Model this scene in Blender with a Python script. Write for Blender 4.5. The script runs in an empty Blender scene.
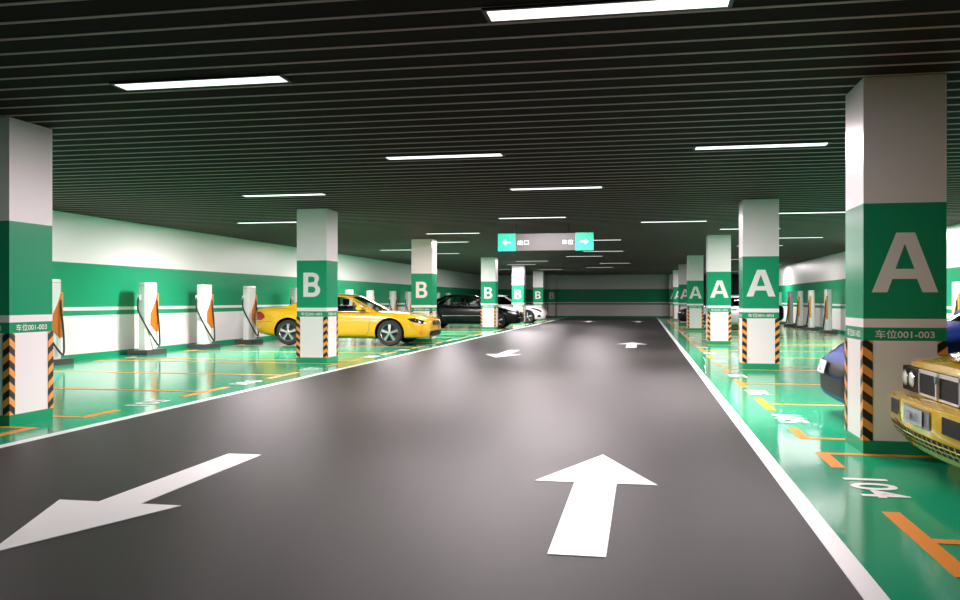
import bpy, bmesh, math, random
from mathutils import Vector, Matrix
from mathutils.bvhtree import BVHTree

# ------------------------------------------------------------------ units
U = 0.87            # one survey unit of this garage in metres
S = bpy.context.scene
COL = S.collection

# ------------------------------------------------------------------ camera
cam_d = bpy.data.cameras.new('camera')
cam = bpy.data.objects.new('camera', cam_d)
COL.objects.link(cam)
F = 853.0
cam_d.sensor_width = 36.0
cam_d.lens = 36.0 * F / 960.0
cam.location = (0, 0, 1.40 * U)
cam.rotation_euler = (math.radians(90), 0, math.atan(163.5 / F))
cam_d.clip_start = 0.05
cam_d.clip_end = 300
S.camera = cam

# ------------------------------------------------------------------ world, exposure
w = bpy.data.worlds.new('world')
S.world = w
w.use_nodes = True
w.node_tree.nodes['Background'].inputs[0].default_value = (0.9, 0.95, 1.0, 1)
w.node_tree.nodes['Background'].inputs[1].default_value = 0.02
S.view_settings.view_transform = 'Standard'
S.view_settings.look = 'None'
S.view_settings.gamma = 1
S.view_settings.use_curve_mapping = False
S.view_settings.exposure = 0.0
LAMP = 1.6            # diffuser glow
LAMP_W = 240.0        # light of each strip lamp, watts
LAMP_COL = (1.0, .88, .91)
LAMP_DIM = {0: .24, 1: .24, 2: 1.5, 3: 1.15, 4: 1.7, 5: 1.0, 6: .08, 7: 1.9, 8: .35, 9: .9, 10: 1.7, 11: 1.9, 12: .9, 13: .15, 14: .25, 15: .3, 16: .35, 17: .5, 18: .5, 19: .8, 20: 1.3, 21: 1.3, 24: .8, 25: .7, 26: 1.3, 27: 1.9, 28: .8, 29: .35, 31: .6, 33: .7, 34: 1.3}   # output factor per lamp, tuned to balance brightness of walls, pillars and floor
LAMP_SPREAD = math.radians(180)
S.cycles.max_bounces = 8
S.cycles.diffuse_bounces = 3
S.cycles.glossy_bounces = 4
S.cycles.transparent_max_bounces = 12
S.cycles.sample_clamp_indirect = 6.0
S.cycles.use_denoising = True
S.cycles.caustics_reflective = False
S.cycles.caustics_refractive = False

# ------------------------------------------------------------------ materials
def lin(c):
    return tuple((x / 255 / 12.92) if x / 255 <= 0.04045 else ((x / 255 + 0.055) / 1.055) ** 2.4 for x in c)

def mat(name, col, rough=0.5, metal=0.0, spec=0.5, coat=0.0, emit=None, es=0.0):
    m = bpy.data.materials.new(name)
    m.use_nodes = True
    b = m.node_tree.nodes['Principled BSDF']
    b.inputs['Base Color'].default_value = (*col, 1)
    b.inputs['Roughness'].default_value = rough
    b.inputs['Metallic'].default_value = metal
    b.inputs['Specular IOR Level'].default_value = spec
    b.inputs['Coat Weight'].default_value = coat
    b.inputs['Coat Roughness'].default_value = 0.04
    if emit:
        b.inputs['Emission Color'].default_value = (*emit, 1)
        b.inputs['Emission Strength'].default_value = es
    return m

def noise_mix(m, c1, c2, scale, bump=0.0, bscale=None, detail=6, rough=None):
    nt = m.node_tree
    b = nt.nodes['Principled BSDF']
    tc = nt.nodes.new('ShaderNodeTexCoord')
    n = nt.nodes.new('ShaderNodeTexNoise')
    n.inputs['Scale'].default_value = scale
    n.inputs['Detail'].default_value = detail
    nt.links.new(tc.outputs['Object'], n.inputs['Vector'])
    r = nt.nodes.new('ShaderNodeValToRGB')
    r.color_ramp.elements[0].position = 0.3
    r.color_ramp.elements[1].position = 0.7
    r.color_ramp.elements[0].color = (*c1, 1)
    r.color_ramp.elements[1].color = (*c2, 1)
    nt.links.new(n.outputs['Fac'], r.inputs['Fac'])
    nt.links.new(r.outputs['Color'], b.inputs['Base Color'])
    if bump:
        n2 = nt.nodes.new('ShaderNodeTexNoise')
        n2.inputs['Scale'].default_value = bscale or scale
        n2.inputs['Detail'].default_value = 4
        nt.links.new(tc.outputs['Object'], n2.inputs['Vector'])
        bp = nt.nodes.new('ShaderNodeBump')
        bp.inputs['Strength'].default_value = bump
        bp.inputs['Distance'].default_value = 0.01
        nt.links.new(n2.outputs['Fac'], bp.inputs['Height'])
        nt.links.new(bp.outputs['Normal'], b.inputs['Normal'])
    return m

M = {}
M['asphalt'] = noise_mix(mat('asphalt', (.05, .05, .05), .34, spec=.03), (.034, .032, .0305), (.043, .0405, .0385), 160, .25, 260)
GREEN = (.020, .400, .190)
M['green_floor'] = noise_mix(mat('green epoxy floor', GREEN, .11, spec=.09), (.013, .325, .160), (.015, .350, .172), 1.2, .02, 90)
M['green_wall'] = mat('green wall paint', (.016, .300, .142), .22, spec=.09)
M['white_wall'] = noise_mix(mat('white wall paint', (.82, .79, .77), .35, spec=.3), (.84, .785, .785), (.855, .80, .80), .8)
M['white_paint'] = mat('white road paint', (.86, .86, .85), .35)
M['orange_paint'] = mat('orange line paint', (.80, .27, .03), .4, spec=.08)
M['slat_dark'] = mat('dark ceiling slat', (.030, .0195, .019), .8, spec=.03)
M['slat_edge'] = mat('grey slat side', (.43, .265, .27), .5, spec=.2)
M['plenum'] = mat('dark ceiling void', (.02, .02, .02), .9)
M['lamp'] = mat('lit diffuser', (1, 1, 1), .4, emit=(1, .985, .965), es=LAMP)
M['lamp_frame'] = mat('black lamp frame', (.02, .02, .02), .5)
M['letter'] = mat('white letter paint', (.80, .78, .76), .35)
M['charger'] = mat('white charger shell', (.84, .83, .81), .22, coat=.4)
M['charger_orange'] = mat('orange charger panel', (.62, .155, .012), .3)
M['charger_orange_light'] = mat('light orange charger edge', (.80, .36, .07), .3)
M['rubber'] = mat('black rubber', (.012, .012, .013), .45)
M['plinth'] = mat('dark grey plinth', (.06, .058, .056), .5)
M['sign_green'] = mat('lit green sign end', (.03, .60, .36), .4, emit=(.03, .75, .45), es=.45)
M['sign_grey'] = mat('grey sign panel', (.13, .125, .12), .35)
M['sign_white'] = mat('white sign lettering', (.9, .9, .9), .4, emit=(1, 1, 1), es=.8)
M['yellow'] = mat('yellow car paint', (.70, .415, .006), .22, coat=1.0)
M['yellow_deep'] = mat('deep yellow car paint', (.74, .47, .008), .22, coat=1.0)
M['black_car'] = mat('black green car paint', (.003, .006, .005), .28, spec=.15, coat=.12)
M['white_car'] = mat('white car paint', (.84, .81, .81), .25, coat=.5)
M['blue'] = mat('blue car paint', (.006, .022, .12), .42, spec=.08)
M['silver'] = mat('silver car paint', (.50, .50, .51), .25, metal=.35, coat=1.0)
M['black_trim'] = mat('black car trim', (.005, .005, .006), .5, spec=.15)
M['interior'] = mat('dark car cabin', (.012, .012, .013), .8)
M['tyre'] = mat('black tyre', (.022, .022, .022), .75)
M['rim'] = mat('silver wheel rim', (.62, .64, .63), .25, metal=.8)
M['hub_dark'] = mat('dark brake backing', (.02, .02, .02), .6)
M['chrome'] = mat('chrome trim', (.80, .80, .80), .12, metal=1.0)
M['lamp_glass'] = mat('clear headlamp', (.55, .60, .62), .08, metal=.3, coat=1.0)
M['lamp_white'] = mat('pale headlamp lens', (.80, .82, .82), .1, coat=1.0)
M['lamp_dark'] = mat('smoked headlamp', (.015, .016, .03), .08, coat=1.0)
M['red_lens'] = mat('red tail lamp', (.32, .008, .010), .15, coat=1.0)
M['amber'] = mat('amber indicator', (.75, .25, .02), .2)
M['bright_trim'] = mat('bright grille trim', (.80, .80, .78), .2, metal=.3)
M['emblem'] = mat('blue green emblem', (.10, .30, .30), .3)
M['plate'] = mat('number plate', (.42, .46, .48), .45, spec=.2)
M['plate_text'] = mat('number plate text', (.08, .10, .12), .5)
M['grey_recess'] = mat('grey plate recess', (.16, .165, .17), .4)
M['dark_wall'] = mat('dark opening panel', (.010, .009, .009), .6)
M['steel_dark'] = mat('dark hanging rod', (.03, .03, .03), .4, metal=.6)

def glass_mat(name, tint, trans):
    m = bpy.data.materials.new(name)
    m.use_nodes = True
    nt = m.node_tree
    nt.nodes.clear()
    out = nt.nodes.new('ShaderNodeOutputMaterial')
    t = nt.nodes.new('ShaderNodeBsdfTransparent')
    t.inputs[0].default_value = (*tint, 1)
    g = nt.nodes.new('ShaderNodeBsdfGlossy')
    g.inputs['Roughness'].default_value = .03
    fr = nt.nodes.new('ShaderNodeFresnel')
    fr.inputs[0].default_value = 1.45
    mx = nt.nodes.new('ShaderNodeMixShader')
    nt.links.new(fr.outputs[0], mx.inputs[0])
    nt.links.new(t.outputs[0], mx.inputs[1])
    nt.links.new(g.outputs[0], mx.inputs[2])
    nt.links.new(mx.outputs[0], out.inputs[0])
    return m
M['glass'] = glass_mat('car window glass', (.62, .66, .64), .6)
M['glass_dark'] = glass_mat('dark car window glass', (.10, .11, .11), .1)

def hazard_mat():
    m = mat('orange black hazard stripes', (1, .5, .1), .4)
    nt = m.node_tree
    b = nt.nodes['Principled BSDF']
    tc = nt.nodes.new('ShaderNodeTexCoord')
    sp = nt.nodes.new('ShaderNodeSeparateXYZ')
    nt.links.new(tc.outputs['Object'], sp.inputs[0])
    def mth(op, a, bb):
        n = nt.nodes.new('ShaderNodeMath')
        n.operation = op
        for i, v in enumerate((a, bb)):
            if v is None: continue
            if isinstance(v, (int, float)): n.inputs[i].default_value = v
            else: nt.links.new(v, n.inputs[i])
        return n.outputs[0]
    ax = mth('ABSOLUTE', sp.outputs[0], None)
    ay = mth('ABSOLUTE', sp.outputs[1], None)
    s = mth('ADD', ax, ay)
    d = mth('SUBTRACT', .70 * U, s)          # distance from the pillar edge
    k = mth('MULTIPLY', d, .75)
    z = mth('ADD', sp.outputs[2], k)
    z = mth('DIVIDE', z, .162 * U)
    fr = mth('FRACT', z, None)
    st = mth('GREATER_THAN', fr, .5)
    mx = nt.nodes.new('ShaderNodeMix')
    mx.data_type = 'RGBA'
    nt.links.new(st, mx.inputs['Factor'])
    mx.inputs['A'].default_value = (.012, .012, .014, 1)
    mx.inputs['B'].default_value = (.86, .33, .06, 1)
    nt.links.new(mx.outputs['Result'], b.inputs['Base Color'])
    return m
M['hazard'] = hazard_mat()

# ------------------------------------------------------------------ helpers
def tag(o, label=None, cat=None, group=None, kind=None):
    if label: o['label'] = label
    if cat: o['category'] = cat
    if group: o['group'] = group
    if kind: o['kind'] = kind
    return o

def empty(name, loc, rz=0, label=None, cat=None, group=None):
    o = bpy.data.objects.new(name, None)
    COL.objects.link(o)
    o.location = tuple(c * U for c in loc)
    o.rotation_euler = (0, 0, rz)
    o.empty_display_size = .2
    return tag(o, label, cat, group)

class MB:
    """collects polygons (several materials) and links them as one mesh object"""
    def __init__(self):
        self.v, self.f, self.mi, self.mats = [], [], [], []
    def m(self, mt):
        if mt not in self.mats: self.mats.append(mt)
        return self.mats.index(mt)
    def poly(self, pts, mt):
        n = len(self.v)
        self.v += [tuple(p) for p in pts]
        self.f.append(tuple(range(n, n + len(pts))))
        self.mi.append(self.m(mt))
    def mesh(self, verts, faces, mt):
        n = len(self.v)
        self.v += [tuple(p) for p in verts]
        i = self.m(mt)
        for f in faces:
            self.f.append(tuple(n + k for k in f))
            self.mi.append(i)
    def box(self, x0, x1, y0, y1, z0, z1, mt, side=None):
        v = [(x, y, z) for z in (z0, z1) for y in (y0, y1) for x in (x0, x1)]
        self.mesh(v, [(0, 2, 3, 1), (4, 5, 7, 6)], mt)
        self.mesh(v, [(0, 1, 5, 4), (1, 3, 7, 5), (3, 2, 6, 7), (2, 0, 4, 6)], side or mt)
    def prism(self, pts, axis, a, b, mt):
        """2D polygon extruded: axis 'z' pts=(x,y); 'y' pts=(x,z); 'x' pts=(y,z)"""
        def P(p, h):
            return {'z': (p[0], p[1], h), 'y': (p[0], h, p[1]), 'x': (h, p[0], p[1])}[axis]
        n = len(pts)
        v = [P(p, a) for p in pts] + [P(p, b) for p in pts]
        fs = [tuple(range(n))[::-1], tuple(range(n, 2 * n))]
        fs += [(i, (i + 1) % n, n + (i + 1) % n, n + i) for i in range(n)]
        self.mesh(v, fs, mt)
    def tube(self, pts, r, mt, n=8):
        pts = [Vector(p) for p in pts]
        rings = []
        up = Vector((0, 0, 1))
        for i, p in enumerate(pts):
            d = (pts[min(i + 1, len(pts) - 1)] - pts[max(i - 1, 0)]).normalized()
            a = d.cross(up)
            if a.length < 1e-3: a = d.cross(Vector((1, 0, 0)))
            a.normalize()
            b = d.cross(a)
            rings.append([p + (a * math.cos(2 * math.pi * k / n) + b * math.sin(2 * math.pi * k / n)) * r for k in range(n)])
        v = [q for rg in rings for q in rg]
        fs = [(i * n + k, i * n + (k + 1) % n, (i + 1) * n + (k + 1) % n, (i + 1) * n + k) for i in range(len(pts) - 1) for k in range(n)]
        fs += [tuple(range(n))[::-1], tuple((len(pts) - 1) * n + k for k in range(n))]
        self.mesh(v, fs, mt)
    def lathe(self, prof, c, axis, mt, n=32):
        """prof (r, h) revolved about axis through c"""
        rings = []
        for r, h in prof:
            rg = []
            for k in range(n):
                a = 2 * math.pi * k / n
                if axis == 'y': rg.append((c[0] + r * math.cos(a), c[1] + h, c[2] + r * math.sin(a)))
                elif axis == 'z': rg.append((c[0] + r * math.cos(a), c[1] + r * math.sin(a), c[2] + h))
                else: rg.append((c[0] + h, c[1] + r * math.cos(a), c[2] + r * math.sin(a)))
            rings.append(rg)
        v = [q for rg in rings for q in rg]
        fs = [(i * n + k, i * n + (k + 1) % n, (i + 1) * n + (k + 1) % n, (i + 1) * n + k) for i in range(len(prof) - 1) for k in range(n)]
        self.mesh(v, fs, mt)
    def build(self, name, parent=None, scale=U, smooth=False, bevel=0, weld=False, loc=None):
        me = bpy.data.meshes.new(name)
        me.from_pydata([(x * scale, y * scale, z * scale) for x, y, z in self.v], [], self.f)
        for mt in self.mats: me.materials.append(mt)
        me.polygons.foreach_set('material_index', self.mi)
        bm = bmesh.new()
        bm.from_mesh(me)
        if weld: bmesh.ops.remove_doubles(bm, verts=bm.verts, dist=1e-4)
        bmesh.ops.recalc_face_normals(bm, faces=bm.faces)
        if bevel:
            bmesh.ops.remove_doubles(bm, verts=bm.verts, dist=1e-4)
            es = [e for e in bm.edges if len(e.link_faces) == 2 and e.calc_face_angle(0) > .6]
            bmesh.ops.bevel(bm, geom=es, offset=bevel * scale, segments=2, affect='EDGES', profile=.5)
        bm.to_mesh(me)
        bm.free()
        if smooth:
            me.polygons.foreach_set('use_smooth', [True] * len(me.polygons))
            me.set_sharp_from_angle(angle=math.radians(40))
        o = bpy.data.objects.new(name, me)
        COL.objects.link(o)
        if parent: o.parent = parent
        if loc: o.location = tuple(c * U for c in loc)
        return o

def copy_tree(o, parent=None):
    c = o.copy()
    COL.objects.link(c)
    if parent: c.parent = parent
    for ch in list(o.children):
        copy_tree(ch, c)
    return c

def text_mesh(body, height, width=None, bold=.0, extrude=.002, spacing=1.0):
    """vertices and faces of a line of text centred on the origin in the XY plane, cap height given"""
    cu = bpy.data.curves.new('txt', 'FONT')
    cu.body = body
    cu.size = 1
    cu.offset = bold
    cu.space_character = spacing
    cu.fill_mode = 'BOTH'
    cu.resolution_u = 4
    cu.extrude = 0
    o = bpy.data.objects.new('txt', cu)
    COL.objects.link(o)
    dg = bpy.context.evaluated_depsgraph_get()
    me = bpy.data.meshes.new_from_object(o.evaluated_get(dg))
    vs = [v.co.copy() for v in me.vertices]
    fs = [tuple(p.vertices) for p in me.polygons]
    bpy.data.objects.remove(o)
    bpy.data.curves.remove(cu)
    bpy.data.meshes.remove(me)
    x0, x1 = min(v.x for v in vs), max(v.x for v in vs)
    y0, y1 = min(v.y for v in vs), max(v.y for v in vs)
    sy = height / (y1 - y0)
    sx = width / (x1 - x0) if width else sy
    n = len(vs)
    out = [((v.x - (x0 + x1) / 2) * sx, (v.y - (y0 + y1) / 2) * sy, extrude) for v in vs]
    return out, fs

def outline_mesh(loops):
    """filled 2D outlines with holes"""
    cu = bpy.data.curves.new('ol', 'CURVE')
    cu.dimensions = '2D'
    cu.fill_mode = 'BOTH'
    for lp in loops:
        sp = cu.splines.new('POLY')
        sp.points.add(len(lp) - 1)
        for i, p in enumerate(lp): sp.points[i].co = (p[0], p[1], 0, 1)
        sp.use_cyclic_u = True
    o = bpy.data.objects.new('ol', cu)
    COL.objects.link(o)
    dg = bpy.context.evaluated_depsgraph_get()
    me = bpy.data.meshes.new_from_object(o.evaluated_get(dg))
    vs = [v.co.copy() for v in me.vertices]
    fs = [tuple(p.vertices) for p in me.polygons]
    bpy.data.objects.remove(o)
    bpy.data.curves.remove(cu)
    bpy.data.meshes.remove(me)
    return [(v.x, v.y, 0) for v in vs], fs

def place(vf, fn):
    return [fn(*p) for p in vf[0]], vf[1]

# ------------------------------------------------------------------ setting
XL, XR, YB, YF, ZC = -13.15, 8.25, 69.3, -3.0, 3.43
YN = -3.0
PY = [8.3, 17.93, 27.5, 39.9, 49.6, 59.35, 68.5]
PW = .70
AX, BX = 1.97, -7.60
LAMPS = [(-1.075, 5.95), (-4.855, 7.28), (-3.57, 11.65), (.68, 11.65), (-2.37, 15.35), (-3.50, 20.75), (-7.60, 15.37),
         (-10.42, 20.73), (-6.48, 25.17), (-7.60, 28.95), (-9.46, 36.0), (-10.46, 33.1), (-.06, 22.45), (2.92, 20.75),
         (2.13, 25.1), (4.02, 29.0), (3.41, 33.0), (-2.38, 28.91), (-2.47, 35.55), (-3.50, 39.5), (-6.50, 43.9),
         (-7.62, 47.9), (-2.35, 47.3), (-3.50, 53.25),
         (-12.9, 13.9), (-12.8, 11.65), (5.15, 22.3), (6.45, 27.8), (-6.9, 56.2), (3.1, 57.4), (3.3, 43.9), (5.4, 62.3), (-10.2, 55.2), (4.22, 40.0), (5.8, 52.0)]  # added lamps that brighten walls, pillars and far bays
LL, LW = 1.64, .215

def floor_piece(name, x0, x1, mt):
    b = MB()
    b.box(x0, x1, YN, YB, -.15, 0, mt)
    return tag(b.build(name), kind='structure')
floor_piece('floor', -6.03, 1.07, M['asphalt'])
floor_piece('floor_left', XL, -6.03, M['green_floor'])
floor_piece('floor_right', 1.07, XR, M['green_floor'])

BANDS = [(.12, 1.03, 'white_wall'), (1.03, 1.15, 'green_wall'), (1.15, 1.23, 'white_wall'), (1.23, 2.28, 'green_wall'), (2.28, 3.95, 'white_wall')]
def wall(name, x0, x1, y0, y1, bands=BANDS):
    b = MB()
    for z0, z1, mt in [(-.15, .12, 'white_wall')] + bands:
        b.box(x0, x1, y0, y1, z0, z1, M[mt])
    return tag(b.build(name), kind='structure')
wall('wall_left', XL - .25, XL, YN, YB)
wall('wall_right', XR, XR + .25, YN, YB)
wall('wall_back', XL - .25, 2.9, YB, YB + .25)
def skirting(name, x0, x1, y0, y1):
    b = MB()
    b.box(x0, x1, y0, y1, 0, .12, M['green_wall'])
    return tag(b.build(name), kind='structure')
skirting('baseboard_left', XL, XL + .012, YN, YB)
skirting('baseboard_right', XR - .012, XR, YN, YB)
skirting('baseboard_back', XL + .012, 2.9, YB - .012, YB)
# dark opening panel that stands in for a dark opening behind the right-hand bays
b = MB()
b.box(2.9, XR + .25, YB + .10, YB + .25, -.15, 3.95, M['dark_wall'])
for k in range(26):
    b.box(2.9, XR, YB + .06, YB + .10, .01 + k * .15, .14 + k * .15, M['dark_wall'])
tag(b.build('dark_opening_1'), kind='structure')

# slatted ceiling
b = MB()
PITCH, SW, SH = .3455, .300, .13
k0 = int((YN - 5.16) / PITCH)
nk = int((YB - 5.16) / PITCH)
for k in range(k0, nk + 1):
    y0 = 5.16 + k * PITCH
    y1 = min(y0 + SW, YB)
    b.box(XL, XR, y0, y1, ZC, ZC + SH, M['slat_dark'])
    if y1 < YB - .06: b.box(XL, XR, y1, y0 + PITCH, ZC - .004, ZC + SH, M['slat_edge'])
b.box(XL - .25, XR + .25, YN, YB + .25, 3.95, 4.1, M['plenum'])
tag(b.build('ceiling'), kind='structure')

# ------------------------------------------------------------------ ceiling lamps
LAMP_LABEL = [
    'largest lit strip lamp, cut off by the top edge of the picture',
    'lit strip lamp in the slats over the near charging bays, above the leftmost pillar',
    'lit strip lamp over the lane, next one beyond the two big near ones',
    'lit strip lamp in the slats just beside the top of the big A pillar',
    'thin lit strip lamp over the lane, second above the hanging sign',
    'thin lit strip lamp directly above the hanging sign',
    'thin lit strip lamp above the first B pillar, upper of two there',
    'thin lit strip lamp partly hidden behind the top of the first B pillar',
    'thin lit strip lamp just above the top of the second B pillar',
    'thin lit strip lamp starting behind the top edge of the second B pillar',
    'faint strip lamp low beside the second B pillar, lowest line right of its head',
    'faint strip lamp ending behind the second B pillar over the charging posts',
    'thin lit strip lamp over the lane edge, between the sign and the second A pillar',
    'thin lit strip lamp running between the second A pillar and the big A pillar',
    'thin strip lamp crossing behind the head of the second A pillar, upper of its lines',
    'thin strip lamp right of the second A pillar, above the right wall',
    'faint strip lamp crossing behind the second A pillar, lower of its lines',
    'thin strip lamp sticking out behind the right end of the hanging sign',
    'faint strip lamp just below the right end of the hanging sign',
    'faint strip lamp under the middle of the hanging sign',
    'faint strip lamp above the fourth B pillar, upper of two',
    'faint strip lamp above the fourth B pillar, lower of two',
    'faint strip lamp far down the lane near the back wall, right of its neighbour',
    'faintest strip lamp, last one before the back wall',
    'added fill lamp over the charging bays, concealed by the white pillar at the edge',
    'added fill lamp beyond the edge of the picture over the charging bays',
    'added fill lamp concealed behind the big A pillar, nearer of two',
    'added fill lamp concealed behind the big A pillar, farther of two',
] + ['added fill lamp lost in the far slats near the back wall'] * 5 + ['added fill lamp concealed behind the second A pillar'] * 2
lp = empty('ceiling_light', (0, 0, ZC))
b = MB()
fz = (-.022, -.005)
b.box(-.03, LL + .03, -LW / 2 - .03, -LW / 2, *fz, M['lamp_frame'])
b.box(-.03, LL + .03, LW / 2, LW / 2 + .03, *fz, M['lamp_frame'])
b.box(-.03, 0, -LW / 2, LW / 2, *fz, M['lamp_frame'])
b.box(LL, LL + .03, -LW / 2, LW / 2, *fz, M['lamp_frame'])
b.build('frame', lp)
b = MB()
b.box(0, LL, -LW / 2, LW / 2, -.020, -.005, M['lamp'])
b.build('diffuser', lp)
ld = bpy.data.lights.new('strip_lamp_light', 'AREA')
ld.shape = 'RECTANGLE'
ld.size, ld.size_y = LL * U, LW * U
ld.energy, ld.color, ld.spread = LAMP_W, LAMP_COL, LAMP_SPREAD
lo = bpy.data.objects.new('strip_lamp_light', ld)
COL.objects.link(lo)
lo.parent = lp
lo.location = (LL / 2 * U, 0, -.024 * U)
for i, (x0, yc) in enumerate(LAMPS):
    o = lp if i == 0 else copy_tree(lp)
    o.location = (x0 * U, yc * U, ZC * U)
    if i in LAMP_DIM:
        for ch in o.children:
            if ch.type == 'LIGHT':
                ch.data = ch.data.copy()
                ch.data.energy = LAMP_W * LAMP_DIM[i]
    tag(o, LAMP_LABEL[i], 'ceiling lamp', 'strip lamps in the slatted ceiling')

# ------------------------------------------------------------------ pillars
def letter_loops(ch):
    if ch == 'A':
        P = lambda x, y: ((x - 253) / 232, (268 - y) / 232)
        return [[P(133, 384), P(222, 152), P(290, 152), P(373, 384), P(317, 384), P(297, 332), P(208, 332), P(190, 384)],
                [P(219, 293), P(288, 293), P(253, 195)]]
    P = lambda x, y: (x - .36, y - .5)
    def arc(cx, cy, rx, ry, a0, a1, n=10):
        return [P(cx + rx * math.cos(math.radians(a0 + (a1 - a0) * i / n)), cy + ry * math.sin(math.radians(a0 + (a1 - a0) * i / n))) for i in range(n + 1)]
    return [[P(0, 0)] + arc(.42, .275, .315, .275, -90, 52) + arc(.40, .765, .285, .235, -38, 90) + [P(0, 1)],
            [P(.21, .17)] + arc(.40, .295, .125, .125, -90, 90) + [P(.21, .42)],
            [P(.21, .59)] + arc(.38, .715, .115, .118, -90, 90) + [P(.21, .833)]]
TAGTXT = text_mesh('车位001-003', .078, .50, bold=.012, extrude=0)

def make_pillar(ch, face):
    """face: +1 when the side towards the lane is +x, else -1"""
    root = empty('pillar', (0, 0, 0))
    h = PW / 2
    b = MB()
    for z0, z1, mt in BANDS:
        b.box(-h, h, -h, h, z0, z1 if z1 < 3 else ZC - .002, M[mt])
    b.build('shaft', root)
    b = MB()
    b.box(-h - .004, h + .004, -h - .004, h + .004, 0, .12, M['green_wall'])
    b.build('base', root)
    L = outline_mesh(letter_loops(ch))
    b = MB()
    v, f = place(L, lambda x, y, z: (x * .54, -h - .004, 1.74 + y * .54))
    b.mesh(v, f, M['letter'])
    b.build('painted_initial', root)['label'] = 'white letter %s' % ch
    b = MB()
    v, f = place(TAGTXT, lambda x, y, z: (x, -h - .004, 1.09 + y))
    b.mesh(v, f, M['letter'])
    b.build('bay_range', root)['label'] = 'white bay range writing on the green band'
    b = MB()
    if face > 0: v, f = place(TAGTXT, lambda x, y, z: (h + .004, x, 1.09 + y))
    else: v, f = place(TAGTXT, lambda x, y, z: (-h - .004, -x, 1.09 + y))
    b.mesh(v, f, M['letter'])
    b.build('bay_range', root)['label'] = 'white bay range writing on the green band'
    g, t = .078, .008
    for sx in (-1, 1):
        for sy in (-1, 1):
            b = MB()
            xs = sorted((sx * (h - g), sx * (h + t)))
            ys = sorted((sy * h, sy * (h + t)))
            b.box(xs[0], xs[1], ys[0], ys[1], .12, 1.03, M['hazard'])
            xs = sorted((sx * h, sx * (h + t)))
            ys = sorted((sy * (h - g), sy * h))
            b.box(xs[0], xs[1], ys[0], ys[1], .12, 1.03, M['hazard'])
            b.build('corner_guard', root)['label'] = 'orange and black striped corner guard'
    return root
ORD = ['first', 'second', 'third', 'fourth', 'fifth', 'sixth', 'seventh']
pA, pB = make_pillar('A', -1), make_pillar('B', 1)
LA = ['largest A pillar, standing between the yellow hatchback and the blue car',
      'second A pillar from the camera, beside a row of charging posts',
      'third A pillar from the camera, a strip of silver car to one side',
      'fourth A pillar from the camera, the dark car nose sticking out behind it',
      'fifth A pillar from the camera, partly covered by the dark car nose',
      'sixth A pillar from the camera, a narrow slice between the fifth and the last',
      'last A pillar, thin slice against the back wall']
LB = ['white pillar cut by the picture edge, no letter in view',
      'first B pillar, hiding the middle of the yellow coupe',
      'second pillar marked B, behind the nose of the yellow coupe',
      'third pillar marked B, in front of the black sedan',
      'fourth pillar marked B, between the black sedan nose and the white car',
      'fifth pillar marked B, behind the headlamp of the white car',
      'last pillar marked B, in shade against the back wall']
for i, y in enumerate(PY):
    o = pA if i == 0 else copy_tree(pA)
    o.location = ((AX + PW / 2) * U, (y + PW / 2) * U, 0)
    tag(o, LA[i], 'pillar', 'pillars marked A', 'thing')
    o = pB if i == 0 else copy_tree(pB)
    o.location = ((BX + PW / 2) * U, (y + PW / 2) * U, 0)
    tag(o, LB[i], 'pillar', 'pillars marked B', 'thing')

# ------------------------------------------------------------------ floor markings
ZP = .004
def strip(name, x0, x1, y0, y1, mt, label, cat, group=None):
    b = MB()
    b.box(x0, x1, y0, y1, 0, ZP, mt)
    return tag(b.build(name), label, cat, group, 'thing')
strip('lane_edge_stripe', 1.01, 1.13, YN, YB - .02, M['white_paint'], 'white painted stripe along the lane edge before the A pillars', 'stripe')
strip('lane_edge_stripe', -6.09, -5.97, YN, YB - .02, M['white_paint'], 'white painted stripe along the lane edge before the B pillars', 'stripe')

def arrow(xc, ytail, ytip, label):
    s = 1 if ytip > ytail else -1
    hb = ytip - s * 1.21
    pts = [(xc - .16, ytail), (xc - .16, hb), (xc - .465, hb), (xc, ytip), (xc + .465, hb), (xc + .16, hb), (xc + .16, ytail)]
    b = MB()
    b.prism(pts, 'z', 0, ZP, M['white_paint'])
    tag(b.build('lane_arrow'), label, 'arrow', 'white arrows painted on the lane', 'thing')
arrow(-.36, 4.68, 7.78, 'big white lane arrow pointing away, close to the camera')
arrow(-3.55, 7.19, 4.10, 'big white lane arrow pointing towards the camera, cut by the left edge')
arrow(-.36, 25.4, 28.6, 'white lane arrow pointing away, further along in the middle distance')
arrow(-3.55, 23.6, 20.5, 'white lane arrow pointing towards the camera, in the middle distance')
arrow(-.33, 54.4, 57.5, 'tiny white lane arrow near the back wall, on the A pillar side')
arrow(-3.50, 57.3, 54.2, 'tiny white lane arrow near the back wall, on the B pillar side')

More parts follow.
